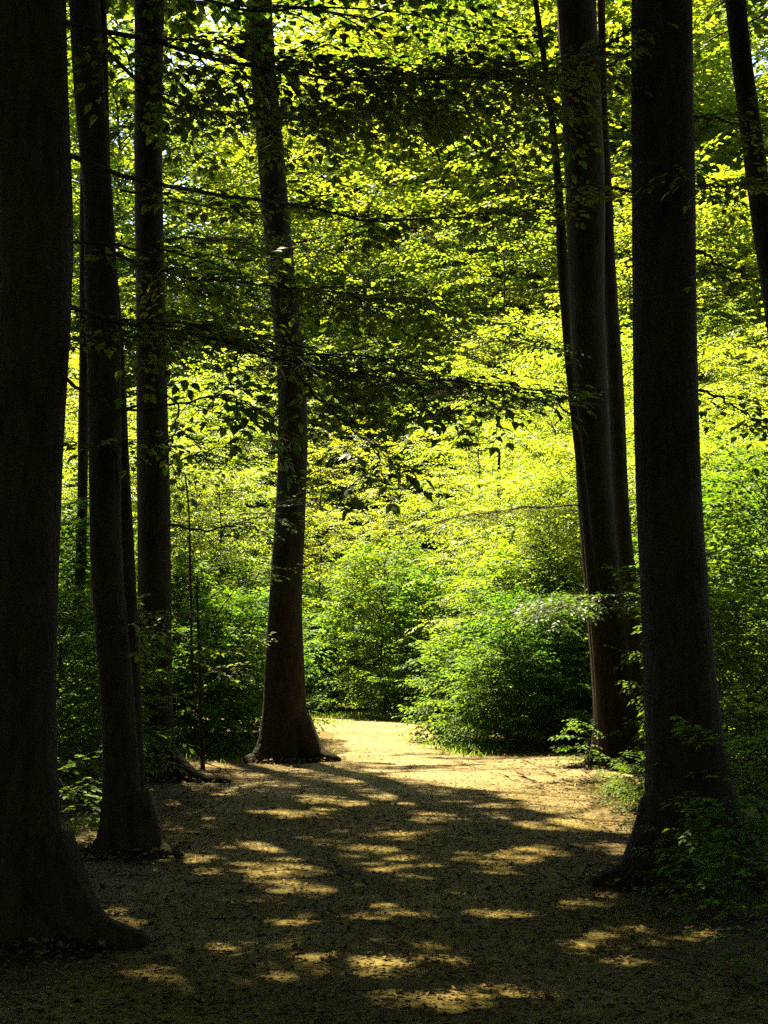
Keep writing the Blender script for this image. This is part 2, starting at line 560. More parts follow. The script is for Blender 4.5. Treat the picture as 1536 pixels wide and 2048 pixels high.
# ------------------------------------------------------------------ ground, path
def hgt(x, y):
    base = 0.035 * np.sin(x * 0.9 + 0.3 * y) * np.cos(y * 0.55 + 0.4) + 0.02 * np.sin(x * 1.9 - y * 1.3)
    edge = np.clip((np.abs(x - 0.1) - 2.2) / 3.0, 0, 1)
    return base * (0.35 + edge) + 0.10 * edge * edge * (y < 60)


def grid_mesh(name, xs, ys, mat, dz=0.0):
    X, Y = np.meshgrid(xs, ys)
    V = np.stack([X, Y, hgt(X, Y) + dz], -1).reshape(-1, 3)
    nx, ny = len(xs), len(ys)
    i = (np.arange(ny - 1)[:, None] * nx + np.arange(nx - 1)[None]).ravel()
    return mesh_np(name, V, np.stack([i, i + 1, i + nx + 1, i + nx], 1), mat, True)


xs = np.concatenate([[-600, -300, -150, -80, -50, -35, -25, -18, -14], np.arange(-11, 11.01, 0.22), [14, 18, 25, 35, 50, 80, 150, 300, 600]])
ys = np.concatenate([[-300, -120, -50, -25, -14, -8], np.arange(-5, 46, 0.22), [48, 52, 58, 66, 78, 95, 130, 200, 400, 900]])
link('forest_floor', grid_mesh('forest_floor', xs, ys, M_FLOOR), kind='structure')


def ribbon(name, L, R, mat, dz, across=16, along=120):
    L = smooth_path(L, along); R = smooth_path(R, along)
    jit = 0.16
    L[:, 0] += jit * (np.sin(np.arange(along) * 0.9) * 0.5 + rng.normal(0, 0.35, along))
    R[:, 0] += jit * (np.sin(np.arange(along) * 0.7 + 2) * 0.5 + rng.normal(0, 0.35, along))
    u = np.linspace(0, 1, across)
    G = L[:, None, :] * (1 - u[None, :, None]) + R[:, None, :] * u[None, :, None]
    z = hgt(G[..., 0], G[..., 1]) + dz
    z[:, 0] -= 0.012; z[:, -1] -= 0.012
    V = np.concatenate([G, z[..., None]], -1).reshape(-1, 3)
    i = (np.arange(along - 1)[:, None] * across + np.arange(across - 1)[None]).ravel()
    return link(name, mesh_np(name, V, np.stack([i, i + 1, i + across + 1, i + across], 1), mat, True), kind='structure')


ribbon('path', [(-2.0, -4), (-1.75, 4), (-1.6, 8), (-1.7, 12), (-1.9, 16), (-1.55, 20), (-0.75, 22.4), (-0.7, 26), (-1.1, 30), (-2.4, 33), (-6, 35), (-14, 36.5)],
       [(2.3, -4), (2.1, 4), (1.85, 8), (1.55, 11), (1.95, 14), (2.35, 17), (2.2, 19.5), (1.6, 21.5), (1.15, 24), (1.15, 28), (0.95, 32), (-0.6, 35.3), (-5, 38), (-14, 39.5)], M_PATH, 0.014)
ribbon('side_path', [(1.0, 21.6), (2.2, 22.9), (4.2, 23.1), (8, 24.2), (14, 27)], [(1.6, 18.3), (2.4, 18.4), (4.0, 20.3), (8, 21.6), (14, 24.2)], M_PATH, 0.020, 10, 50)


def litter(name, n, xr, yr, smin, smax, mat, keep=None, dz=0.016):
    x = rng.uniform(*xr, n); y = yr[0] + (yr[1] - yr[0]) * rng.random(n) ** 1.6
    if keep is not None:
        k = keep(x, y); x, y = x[k], y[k]
    n = len(x)
    P = np.stack([x, y, hgt(x, y) + dz + rng.uniform(0, 0.012, n)], 1)
    a = rng.uniform(0, 6.283, n)
    A = np.stack([np.cos(a), np.sin(a), rng.normal(0.05, 0.22, n)], 1)
    N = np.stack([rng.normal(0, 0.25, n), rng.normal(0, 0.25, n), np.ones(n)], 1)
    S = rng.uniform(smin, smax, n)
    return link(name, leaves_mesh(name, (P, A, N, S), mat), kind='stuff')


def offpath(x, y):
    d = np.abs(x - 0.1)
    return rng.random(len(x)) < np.clip((d - 1.2) / 1.2, 0.10, 1)


litter('leaf_litter', 46000, (-8, 8), (3.2, 36), 0.03, 0.075, M_LITTER, offpath)
litter('path_debris', 70000, (-2.3, 2.5), (3.2, 24), 0.012, 0.042, M_LITTER, lambda x, y: rng.random(len(x)) < np.clip(1.25 - y / 22, 0.15, 1))

litter('path_leaves', 3600, (-2.4, 2.6), (3.2, 16), 0.03, 0.065, M_LITTER)
tw = []
for k in range(420):
    y = 3.2 + 26 * rng.random() ** 1.5; x = rng.uniform(-3.2, 3.4); a = rng.uniform(0, 6.28); l = rng.uniform(0.05, 0.3)
    p = np.array([x, y, float(hgt(np.array(x), np.array(y))) + 0.022])
    for q in range(3):
        a += rng.normal(0, 0.35)
        e = p + l / 3 * np.array([math.cos(a), math.sin(a), rng.normal(0, 0.08)])
        tw.append((*p, *e, 0.005 - 0.001 * q, 0.004 - 0.001 * q))
        p = e
V, T = twig_arrays(np.array(tw))
link('fallen_twigs', mesh_np('fallen_twigs', V, T, M_TWIG), kind='stuff')
hx, hy = [], []
for (cx, cy_, rr) in ((-2.02, 8.5, 0.55), (-2.15, 12, 0.4), (-2.85, 18.8, 0.5), (-1.35, 22.3, 0.55), (2.05, 10.6, 0.6), (3.2, 20.9, 0.6)):
    a = rng.uniform(0, 6.28, 900); r_ = rr * (0.55 + np.abs(rng.normal(0, 0.4, 900)))
    hx.append(cx + r_ * np.cos(a)); hy.append(cy_ + r_ * np.sin(a))
hx, hy = np.concatenate(hx), np.concatenate(hy)
n = len(hx)
a = rng.uniform(0, 6.28, n)
link('drifted_leaves', leaves_mesh('drifted_leaves', (np.stack([hx, hy, hgt(hx, hy) + 0.02 + rng.uniform(0, 0.05, n)], 1), np.stack([np.cos(a), np.sin(a), rng.normal(0, 0.3, n)], 1),
     np.stack([rng.normal(0, 0.35, n), rng.normal(0, 0.35, n), np.ones(n)], 1), rng.uniform(0.03, 0.075, n)), M_LITTER), kind='stuff')

# ------------------------------------------------------------------ big trees traced from the photograph
BEECH_N = 0


def trunk_points(trace, Y, top_z, top_r):
    c, r = [], []
    for (yy, xl, xr) in sorted(trace, key=lambda t: -t[0]):
        p = px((xl + xr) / 2, yy, Y)
        c.append(p); r.append((xr - xl) / 2 / F_PX * Y * 1.0)
    c = np.array(c); r = np.array(r)
    base = c[0].copy()
    if base[2] > 0.02:
        d = c[0] - c[1]
        c = np.vstack([[base[0], base[1], -0.12], c]); r = np.concatenate([[r[0]], r])
    else:
        c[0][2] = -0.12
    lean = (c[-1] - c[-3]) / max(1e-3, c[-1][2] - c[-3][2])
    rr = r[-1]
    z = c[-1][2]
    if top_z > z + 0.5:
        for zz in np.linspace(z, top_z, 8)[1:]:
            q = c[-1] + lean * 0.5 * (zz - c[-1][2]); q[2] = zz
            c = np.vstack([c, q]); r = np.append(r, rr + (top_r - rr) * (zz - z) / (top_z - z))
    zz = np.concatenate([np.linspace(-0.12, 0.9, 9)[:-1], np.arange(0.9, top_z, 0.3), [top_z]])
    C = np.stack([np.interp(zz, c[:, 2], c[:, k]) for k in range(3)], 1)
    Rr = np.interp(zz, c[:, 2], r)
    # smooth once
    for _ in range(2):
        C[1:-1] = (C[:-2] + 2 * C[1:-1] + C[2:]) / 4
        Rr[1:-1] = (Rr[:-2] + 2 * Rr[1:-1] + Rr[2:]) / 4
    return C, Rr


def big_tree(label, trace, Y, top_z, roots=(), flare=0.35, crown=None, top_r=None, group=None, name='beech_tree', cat='tree', seg=22, rough=0.012):
    C, R = trunk_points(trace, Y, top_z, top_r or 0.1)
    base = np.array([C[0][0], C[0][1], 0.0])
    t = thing(name, label, cat, tuple(base), group)
    zs = C[:, 2]
    ph = rng.uniform(0, 6.28, 4)

    def lobes(i, ang):
        f = math.exp(-max(zs[i] + 0.05, 0) / 0.24) * flare
        l = 0.5 + 0.3 * np.sin(3 * ang + ph[0]) + 0.4 * np.sin(5 * ang + ph[1]) + 0.34 * np.sin(9 * ang + ph[2] + zs[i] * 2) + 0.15 * np.sin(13 * ang + ph[3])
        for (th, ln, rr) in roots:
            d = (ang - th + math.pi) % (2 * math.pi) - math.pi
            l = l + 1.3 * np.exp(-(d / 0.45) ** 2)
        wav = 1 + 0.02 * np.sin(2 * ang + zs[i] * 0.9 + ph[2]) + 0.015 * np.sin(3 * ang - zs[i] * 1.7 + ph[3])
        return wav + f * l
    V, T = tube(C - base, R, seg, rough, lobes)
    link('trunk', mesh_np('trunk', V, T, M_BARK, True), t)
    for (th, ln, rr) in roots:
        r0 = R[1]
        n = 9
        s = np.linspace(0, 1, n)
        d = np.array([math.cos(th), math.sin(th)])
        bend = rng.normal(0, 0.12)
        pts = np.stack([d[0] * (r0 * 0.5 + s * ln) - d[1] * bend * s * s * ln, d[1] * (r0 * 0.5 + s * ln) + d[0] * bend * s * s * ln,
                        0.34 * rr / 0.12 * np.exp(-s * 3.0) - 0.03 + 0.02 * np.sin(s * 9)], 1)
        rad = rr * (1.15 - 0.85 * s)
        V, T = tube(pts, rad, 9, 0.05)
        link('root', mesh_np('root', V, T, M_BARK, True), t)
    return t, C, R, base


CANOPY = []          # (tree, centreline, base) whose crowns are grown below

T1, *g1 = big_tree('massive near-black beech trunk at the left edge, sunlit root spreading onto the path',
                   [(0, -25, 131), (200, -22, 136), (400, -8, 151), (480, 0, 151), (600, -4, 149), (700, -12, 139), (800, -20, 133), (1000, -28, 122), (1200, -34, 115), (1400, -40, 108), (1550, -46, 112), (1700, -56, 122)],
                   8.5, 18, [(-0.35, 0.66, 0.19), (-2.5, 0.6, 0.12), (2.2, 0.7, 0.1)], 0.5)
T2, *g2 = big_tree('beech with narrow waist and flared foot, just right of the massive black trunk',
                   [(0, 136, 201), (200, 145, 212), (300, 158, 216), (400, 170, 228), (600, 167, 236), (700, 176, 243), (900, 178, 244), (1000, 178, 240), (1200, 181, 246), (1300, 195, 262), (1400, 203, 270), (1500, 206, 275), (1600, 208, 282)],
                   12.0, 18, [(-0.45, 0.5, 0.16), (3.6, 0.4, 0.07)], 0.5)
T2b, *g2b = big_tree('dark slanting stem squeezed between the narrow-waisted beech and its straight neighbour',
                     [(400, 205, 222), (700, 228, 250), (900, 234, 257), (1000, 236, 263), (1200, 244, 274), (1400, 252, 282), (1500, 256, 288)],
                     14.5, 15, [], 0.3, top_r=0.05)
T3, *g3 = big_tree('straight beech with a long low root snaking right over the litter',
                   [(0, 268, 330), (200, 268, 326), (400, 268, 326), (700, 273, 333), (1000, 274, 340), (1200, 275, 343), (1400, 276, 346), (1500, 278, 350)],
                   18.8, 20, [(-0.35, 0.85, 0.13), (3.9, 0.4, 0.07)], 0.3)
T3b, *g3b = big_tree('beech added farther back for its shade, almost hidden behind the straight beech with the snaking root',  # not traced: added so its crown shades the ground left of the curving beech
                       [(0, 285, 322), (500, 283, 322), (1000, 285, 328), (1450, 286, 334)], 28.5, 21, [], 0.2)
T0, *g0 = big_tree('slim leaning tree glimpsed in the gap beside the massive black trunk',
                   [(500, 158, 180), (720, 159, 180), (900, 155, 177), (1000, 155, 175), (1150, 150, 172), (1250, 144, 166), (1400, 130, 155), (1500, 122, 150)],
                   21.0, 15, [], 0.2, top_r=0.06)
T4, *g4 = big_tree('curving beech standing where the path bends left, roots splayed at its foot',
                   [(0, 496, 545), (100, 498, 549), (200, 505, 556), (300, 514, 568), (400, 522, 576), (500, 531, 586), (600, 541, 597), (700, 550, 609), (800, 555, 615), (900, 556, 617), (1000, 553, 613), (1100, 545, 608), (1200, 538, 602), (1250, 535, 602), (1300, 531, 607), (1400, 528, 611), (1450, 525, 613)],
                   22.3, 20, [(-0.3, 0.72, 0.21), (-2.7, 0.45, 0.17), (2.6, 0.4, 0.08)], 0.5)
T5, *g5 = big_tree('thick straight dark trunk right of the path, wide buttress foot behind low leaves',
                   [(0, 1262, 1386), (200, 1262, 1388), (400, 1263, 1390), (600, 1264, 1392), (800, 1266, 1397), (1000, 1273, 1405), (1200, 1280, 1420), (1400, 1288, 1436), (1500, 1290, 1448), (1600, 1290, 1462)],
                   10.6, 18, [(-2.75, 0.55, 0.19), (-0.4, 0.5, 0.13), (-1.5, 0.35, 0.1), (2.4, 0.5, 0.1)], 0.7)
T6, *g6 = big_tree('leaning beech with sunlit left edge and pale root at the side path',
                   [(0, 1112, 1194), (200, 1121, 1203), (300, 1125, 1209), (400, 1130, 1212), (600, 1138, 1209), (800, 1145, 1215), (1000, 1155, 1227), (1200, 1170, 1243), (1300, 1178, 1255), (1400, 1185, 1268), (1490, 1188, 1278)],
                   20.9, 20, [(-2.6, 0.8, 0.12), (-1.9, 0.75, 0.12), (0.6, 0.4, 0.08)], 0.4)
T6b, *g6b = big_tree('slender stem close behind the leaning beech with the sunlit edge',
                     [(250, 1200, 1216), (400, 1204, 1226), (500, 1203, 1229), (700, 1210, 1243), (800, 1215, 1250), (1000, 1224, 1257), (1100, 1233, 1266), (1200, 1240, 1279), (1400, 1248, 1292), (1480, 1250, 1296)],
                     21.8, 18, [], 0.2, top_r=0.06)
T6c, *g6c = big_tree('thin wavy stem hugging the left side of the leaning beech',
                     [(0, 1064, 1075), (100, 1080, 1093), (200, 1092, 1104), (300, 1104, 1119), (400, 1110, 1128), (500, 1114, 1135), (545, 1111, 1137), (600, 1121, 1139), (700, 1126, 1142), (850, 1143, 1160), (1000, 1160, 1178), (1300, 1185, 1208), (1480, 1196, 1220)],
                     20.45, 14, [], 0.2, top_r=0.03, seg=12)
T7, *g7 = big_tree('slanting beech trunk crossing the top right corner of the wood',
                   [(0, 1448, 1492), (100, 1460, 1501), (200, 1472, 1515), (300, 1485, 1530), (400, 1497, 1543), (500, 1511, 1557), (800, 1555, 1605), (1200, 1610, 1665), (1500, 1650, 1712)],
                   14.5, 18, [], 0.3)


def limb_curve(p0, az, el0, ln, sag, n=7, wob=0.05):
    p = np.array(p0, float); out = [p.copy()]
    a = az
    for i in range(1, n):
        s = i / (n - 1)
        el = el0 - sag * s
        a += rng.normal(0, wob)
        p = p + ln / (n - 1) * np.array([math.cos(el) * math.cos(a), math.cos(el) * math.sin(a), math.sin(el)])
        out.append(p.copy())
    return np.array(out)


def high_crown(t, C, base, z0, z1, rad, n, sc=2.2, carve=True, twig_step=0.118, inner=0.2):
    """limbs and leaves of a full-grown crown from z0 to z1; leaves in the sun's beams are left out"""
    fol = Fol(); wood = []
    zz = np.linspace(z0, z1, n)
    for i, z in enumerate(zz):
        f = (z - z0) / (z1 - z0 + 1e-6)
        p0 = np.array([np.interp(z, C[:, 2], C[:, k]) for k in range(2)] + [z])
        ln = rad * (1.0 - 0.55 * f) * rng.uniform(0.8, 1.15)
        pts = limb_curve(p0, i * GA + rng.normal(0, 0.2), 0.25 + 0.6 * f, ln, 0.45, 8, 0.10)
        wood.append(tube(pts, np.linspace(0.075 * (1 - 0.5 * f), 0.012, 8), 6))
        dress_limb(fol, pts, inner, 2.0, twig_step, sc, 0.05, twigs=False)
        for k in (3, 4, 5, 6):
            sg = 1 if k % 2 else -1
            d = pts[k] - pts[k - 1]
            az = math.atan2(d[1], d[0]) + sg * rng.uniform(0.6, 1.0)
            sp = limb_curve(pts[k], az, 0.2 + 0.3 * f, ln * rng.uniform(0.3, 0.5), 0.35, 6, 0.1)
            wood.append(tube(sp, np.linspace(0.03, 0.008, 6), 4))
            dress_limb(fol, sp, 0.15, 1.6, twig_step, sc, 0.05, twigs=False)
    P, A, N, S = fol.arrays()
    if carve:
        k = ~sunlit_gap(P + A * S[:, None] * 0.5)
        P, A, N, S = P[k], A[k], N[k], S[k]
    V, T = join(wood)
    link('limbs', mesh_np('limbs', V - base, T, M_BARK, True), t)
    link('crown', leaves_mesh('crown', (P - base, A, N, S), M_BEECH, False, 1.45), t, kind='stuff')
    return len(P)


def top_line(y):
    return 1.6 + 0.45 * y


NLEAF = 0
for (t, g, z0, z1, rad, n) in ((T1, g1, 8.0, 16, 5.0, 20), (T2, g2, 9.0, 16.5, 4.8, 20), (T3, g3, 11.5, 18.5, 5.0, 20), (T4, g4, 12.6, 19, 5.0, 20),
                               (T3b, g3b, 14.2, 20, 5.4, 15), (T5, g5, 8.6, 16.5, 5.0, 22), (T6, g6, 12.3, 19, 4.8, 18), (T7, g7, 10, 16.5, 4.8, 18), (T6b, g6b, 12.5, 17.5, 3.0, 10), (T2b, g2b, 10.5, 14.8, 3.0, 10)):
    NLEAF += high_crown(t, g[0], g[2], z0, z1, rad, n)

# trees of the same wood that stand just outside the view and close the canopy over the path
OFF = [(-6.2, 7.0), (-5.6, 15.5), (-7.6, 22.5), (6.3, 8.0), (7.6, 16.5), (-3.0, 1.0), (3.6, 2.5), (-8.5, 12), (-0.2, -3.5), (5.5, -2.5), (-6.0, -2.5)]
for (x, y) in OFF:
    zs = np.linspace(-0.12, 18, 30)
    C = np.stack([x + 0.15 * np.sin(zs * 0.3), y + 0.12 * np.cos(zs * 0.25), zs], 1)
    base = np.array([C[0][0], C[0][1], 0])
    t = thing('beech_tree', 'dark beech of the shady stand around the near end of the path', 'tree', tuple(base), 'beeches around the near end of the path')
    V, T = tube(C - base, 0.26 * (1 - zs / 26) + 0.12 * np.exp(-np.maximum(zs, 0) / 0.3), 14, 0.012)
    link('trunk', mesh_np('trunk', V, T, M_BARK, True), t)
    NLEAF += high_crown(t, C, base, max(8.5, min(top_line(y) + 0.6, 12)), 17, 4.9, 18)
back = [o for o in t.children]
for (x, y) in [(-3.4, -7.5), (3.2, -8.5), (-10, 1.5), (10, 4), (11.5, 12), (-11, 17.5), (0.5, -12), (9, -7), (-9.5, -8), (-12, 8), (4.5, -14), (-5, -14), (14, -1), (-14.5, -2)]:
    q = thing('beech_tree', 'dark beech of the shady stand around the near end of the path', 'tree', (x, y, 0), 'beeches around the near end of the path', rng.uniform(0, 6), rng.uniform(0.9, 1.1))
    for o in back:
        c = o.copy()
        COL.objects.link(c)
        c.parent = q
print('canopy leaves', NLEAF)

# ------------------------------------------------------------------ low boughs of the near trees, against the light
LEAF_ME = []
for k in range(3):
    V = HI_V.copy()
    V[:, 1] *= (1.0, 0.9, 1.08)[k]; V[:, 2] += (0, -0.10, 0.05)[k] * V[:, 0] ** 2
    LEAF_ME.append(mesh_np('leaf', V, HI_T, M_BEECH))


def bough_set(t, base, specs, mat=M_BEECH, n_single=0, hi=True, carve=True, big=1.0, gap=3):
    """each spec: (pixel path with distances, radius, spray length, step, start, droop)"""
    fol_all = []
    for (path, r0, wid, step, t0, droop) in specs:
        pts = smooth_path([px(*p) for p in path], 26)
        pts[3:] += np.cumsum(rng.normal(0, 0.013, (23, 3)), 0)
        fol = Fol()
        dress_limb(fol, pts, t0, wid, step * 0.62, big, droop)
        # side shoots that fan the bough out
        L = np.linalg.norm(np.diff(pts, axis=0), axis=1).sum()
        parts = [tube(pts, r0 * 0.75 * np.linspace(1, 0.4, 26) ** 2.2 + 0.002, 7, 0.03)]
        if wid > 0.5 and L > 1.2:
            for i in range(int(26 * max(t0, 0.1)), 24, gap):
                d = unit(pts[i + 1] - pts[i - 1])
                az = math.atan2(d[1], d[0]) + (1 if (i // gap) % 2 else -1) * rng.uniform(0.5, 0.9)
                sp = limb_curve(pts[i], az, math.asin(np.clip(d[2], -1, 1)) * 0.4 + rng.normal(0.02, 0.08), rng.uniform(0.6, 1.2) * wid, 0.3, 7, 0.1)
                parts.append(tube(sp, np.linspace(r0 * 0.35, 0.003, 7), 5))
                dress_limb(fol, sp, 0.15, wid * 0.8, step * 0.75, big, droop)
        tw = fol.twigs()
        if len(tw):
            parts.append(twig_arrays(tw))
        V, T = join(parts)
        link('branch', mesh_np('branch', V - base, T, M_TWIG, False), t)
        fol_all.append(fol.arrays())
    P, A, N, S = [np.concatenate([f[k] for f in fol_all]) for k in range(4)]
    if carve:
        k = ~sunlit_gap(P) | (P[:, 2] < 3.2)
        P, A, N, S = P[k], A[k], N[k], S[k]
    if n_single:
        # the nearest leaves in view are leaves of their own, the rest one mass
        rel = P - np.array([0, 0, CAM_Z])
        cp, sp_ = math.cos(PITCH), math.sin(PITCH)
        dep = rel[:, 1] * cp + rel[:, 2] * sp_
        up = -rel[:, 1] * sp_ + rel[:, 2] * cp
        vis = (np.abs(rel[:, 0] / dep) < 0.256) & (np.abs(up / dep) < 0.341)
        facing = np.abs((unit(N) * unit(rel)).sum(1)) + 0.3
        score = np.where(vis, S / dep * facing, 0)
        idx = np.argsort(-score)[:n_single]
        Au = unit(A); B = unit(np.cross(N, Au)); Nn = np.cross(Au, B)
        for q, i in enumerate(idx):
            o = bpy.data.objects.new('leaf', LEAF_ME[q % 3])
            COL.objects.link(o)
            o.parent = t
            s = S[i]
            m = Matrix(((Au[i][0] * s, B[i][0] * s, Nn[i][0] * s, P[i][0] - base[0]), (Au[i][1] * s, B[i][1] * s, Nn[i][1] * s, P[i][1] - base[1]),
                        (Au[i][2] * s, B[i][2] * s, Nn[i][2] * s, P[i][2] - base[2]), (0, 0, 0, 1)))
            o.matrix_local = m
        k = np.ones(len(P), bool); k[idx] = False
        P, A, N, S = P[k], A[k], N[k], S[k]
    link('foliage', leaves_mesh('foliage', (P - base, A, N, S), mat, hi), t, kind='stuff')
    return len(P)


nb = bough_set(T1, g1[2], [
    ([(110, 300, 8.5), (330, 378, 8.8), (550, 410, 9.3), (770, 420, 9.9), (980, 405, 10.6), (1120, 392, 11.2)], 0.02, 0.42, 0.13, 0.1, 0.02),
    ([(100, 600, 8.5), (330, 672, 9.2), (560, 710, 9.8), (800, 738, 10.3), (1070, 742, 10.8)], 0.02, 0.74, 0.09, 0.08, 0.05),
    ([(110, 40, 8.5), (350, 95, 9.0), (560, 150, 9.6), (760, 165, 10.1), (960, 160, 10.6), (1120, 150, 11)], 0.022, 0.8, 0.09, 0.08, 0.02),
    ([(120, 745, 8.5), (200, 815, 8.5), (300, 836, 8.4), (430, 805, 8.3), (500, 805, 8.2), (545, 845, 8.1)], 0.013, 0.3, 0.12, 0.62, 0.25),
    ([(560, 712, 9.8), (625, 775, 9.5), (685, 830, 9.2), (725, 870, 9.0), (745, 900, 8.9)], 0.010, 0.2, 0.12, 0.25, 0.3),
    ([(800, 738, 10.3), (830, 780, 10.1), (852, 820, 9.9), (868, 850, 9.8)], 0.007, 0.18, 0.14, 0.2, 0.3),
    ([(100, 480, 8.5), (330, 500, 9.0), (430, 492, 9.3), (510, 512, 9.5)], 0.012, 0.3, 0.13, 0.3, 0.05),
    ([(110, -80, 8.5), (330, -30, 8.8), (520, 20, 9.2), (760, 15, 9.6), (980, 60, 10)], 0.02, 0.5, 0.13, 0.08, 0.02),
], n_single=280, big=1.2, gap=2)
nb += bough_set(T2, g2[2], [
    ([(212, 500, 12), (330, 545, 12.2), (500, 572, 12.6), (680, 590, 13.1), (880, 620, 13.7)], 0.024, 0.8, 0.085, 0.12, 0.04),
    ([(200, 90, 12), (340, 205, 12.2), (560, 235, 12.8), (760, 215, 13.4), (960, 230, 14)], 0.024, 0.65, 0.10, 0.12, 0.02),
    ([(230, 640, 12), (330, 640, 12.3), (450, 650, 12.7), (640, 690, 13.0), (760, 700, 13.3)], 0.016, 0.4, 0.13, 0.2, 0.04),
    ([(240, 820, 12), (345, 800, 12.2), (352, 860, 12.1), (325, 900, 12.0), (330, 935, 11.9)], 0.014, 0.3, 0.14, 0.6, 0.3),
    ([(240, 380, 12), (330, 400, 12.3), (480, 440, 12.9), (640, 440, 13.6)], 0.014, 0.35, 0.16, 0.25, 0.04),
    ([(190, 900, 12), (240, 895, 11.6), (330, 893, 11.2)], 0.010, 0.35, 0.12, 0.1, 0.05),
    ([(230, 1240, 12), (290, 1250, 11.8), (360, 1262, 11.6)], 0.010, 0.3, 0.13, 0.1, 0.1),
], n_single=280, big=1.2, gap=2)
nb += bough_set(T3, g3[2], [
    ([(338, 1050, 18.7), (420, 1052, 18.5), (500, 1027, 18.3), (620, 962, 18.0)], 0.022, 0.55, 0.12, 0.45, 0.05),
    ([(300, 1245, 18.8), (330, 1240, 18.2), (350, 1246, 17.6), (350, 1255, 17.2)], 0.010, 0.5, 0.12, 0.2, 0.05),
    ([(338, 930, 18.7), (420, 900, 18.5), (520, 880, 18.3)], 0.015, 0.6, 0.13, 0.25, 0.05),
    ([(330, 480, 18.7), (450, 470, 18.6), (640, 500, 18.5)], 0.02, 0.8, 0.13, 0.2, 0.05),
], n_single=0, hi=False)
nb += bough_set(T5, g5[2], [
    ([(1290, 385, 10.6), (1200, 375, 11.3), (1080, 360, 12.1), (930, 350, 13)], 0.016, 0.42, 0.14, 0.05, 0.03),
    ([(1290, 95, 10.6), (1180, 130, 11.3), (1000, 185, 12.3), (860, 245, 13)], 0.018, 0.5, 0.13, 0.05, 0.03),
    ([(1385, 500, 10.6), (1460, 515, 10.4), (1580, 535, 10.2)], 0.016, 0.5, 0.11, 0.05, 0.05),
    ([(1385, 235, 10.6), (1470, 235, 11.0), (1590, 250, 11.4)], 0.016, 0.5, 0.11, 0.05, 0.05),
    ([(1385, 375, 10.6), (1450, 360, 11.2), (1570, 345, 11.8)], 0.014, 0.45, 0.12, 0.05, 0.05),
    ([(1300, 30, 10.6), (1240, 60, 10.0), (1170, 95, 9.4)], 0.012, 0.4, 0.12, 0.1, 0.05),
    ([(1400, 780, 10.6), (1470, 800, 11.0), (1580, 830, 11.5)], 0.014, 0.5, 0.12, 0.1, 0.06),
    ([(1300, 330, 10.6), (1340, 335, 10.0), (1420, 350, 9.5)], 0.010, 0.35, 0.12, 0.15, 0.05),
], n_single=280)
nb += bough_set(T6, g6[2], [
    ([(1180, 1190, 20.9), (1150, 1195, 20.2), (1105, 1205, 19.6), (1065, 1222, 19.2)], 0.012, 0.65, 0.10, 0.1, 0.05),
    ([(1200, 1170, 20.9), (1240, 1180, 20.0), (1275, 1195, 19.4)], 0.010, 0.5, 0.12, 0.1, 0.05),
    ([(1160, 1010, 20.9), (1060, 1012, 20.2), (985, 1030, 19.8), (900, 1040, 19.4)], 0.016, 0.7, 0.11, 0.2, 0.05),
    ([(1145, 830, 20.9), (1080, 800, 20.4), (1000, 800, 20), (900, 780, 19.5)], 0.02, 0.8, 0.12, 0.2, 0.05),
    ([(1140, 700, 20.9), (1040, 690, 20.2), (940, 670, 19.6)], 0.016, 0.7, 0.13, 0.2, 0.05),
], n_single=0, hi=False)
nb += bough_set(T6c, g6c[2], [
    ([(1120, 468, 20.45), (1040, 462, 20.2), (960, 475, 20), (870, 470, 19.8)], 0.014, 0.6, 0.14, 0.25, 0.05),
    ([(1122, 580, 20.45), (1075, 588, 20.3), (1050, 630, 20.1), (1000, 655, 20), (930, 690, 19.8)], 0.014, 0.5, 0.16, 0.4, 0.05),
    ([(1090, 170, 20.45), (1000, 130, 20.2), (900, 120, 20)], 0.014, 0.7, 0.14, 0.2, 0.05),
], n_single=0, hi=False)
print('bough leaves', nb)


# ------------------------------------------------------------------ young trees and shrubs: a few shared kinds
def young_kind(H, n, rad, low=0.1, wid=0.8, step=0.14, r0=0.06, mat=M_YOUNG, peak=0.35, el_lo=0.15, big=1.25):
    fol = Fol()
    zs = np.linspace(-0.1, H, 20)
    cx = np.cumsum(rng.normal(0, 0.03, 20)); cy_ = np.cumsum(rng.normal(0, 0.03, 20))
    C = np.stack([cx - cx[0], cy_ - cy_[0], zs], 1)
    wood = [tube(C, r0 * (1 - 0.85 * np.clip(zs / H, 0, 1)), 8, 0.02)]
    for i in range(n):
        f = (i + 0.5) / n
        z = H * (low + (1 - low) * f)
        ln = rad * math.sqrt(max(0.06, 1 - ((f - peak) / (1.02 - peak if f > peak else 0.6 + peak)) ** 2)) * rng.uniform(0.75, 1.15)
        p0 = [np.interp(z, zs, C[:, 0]), np.interp(z, zs, C[:, 1]), z]
        pts = limb_curve(p0, i * GA + rng.normal(0, 0.3), el_lo + 0.75 * f, ln, 0.55, 7, 0.08)
        wood.append(tube(pts, np.linspace(r0 * 0.35 * (1 - 0.6 * f) + 0.004, 0.004, 7), 4))
        dress_limb(fol, pts, 0.22, wid, step, 1.0, 0.08, twigs=False)
    V, T = join(wood)
    return mesh_np('trunk', V, T, M_BARK, True), leaves_mesh('crown', (lambda a: (a[0], a[1], a[2], a[3] * big))(fol.arrays()), mat)


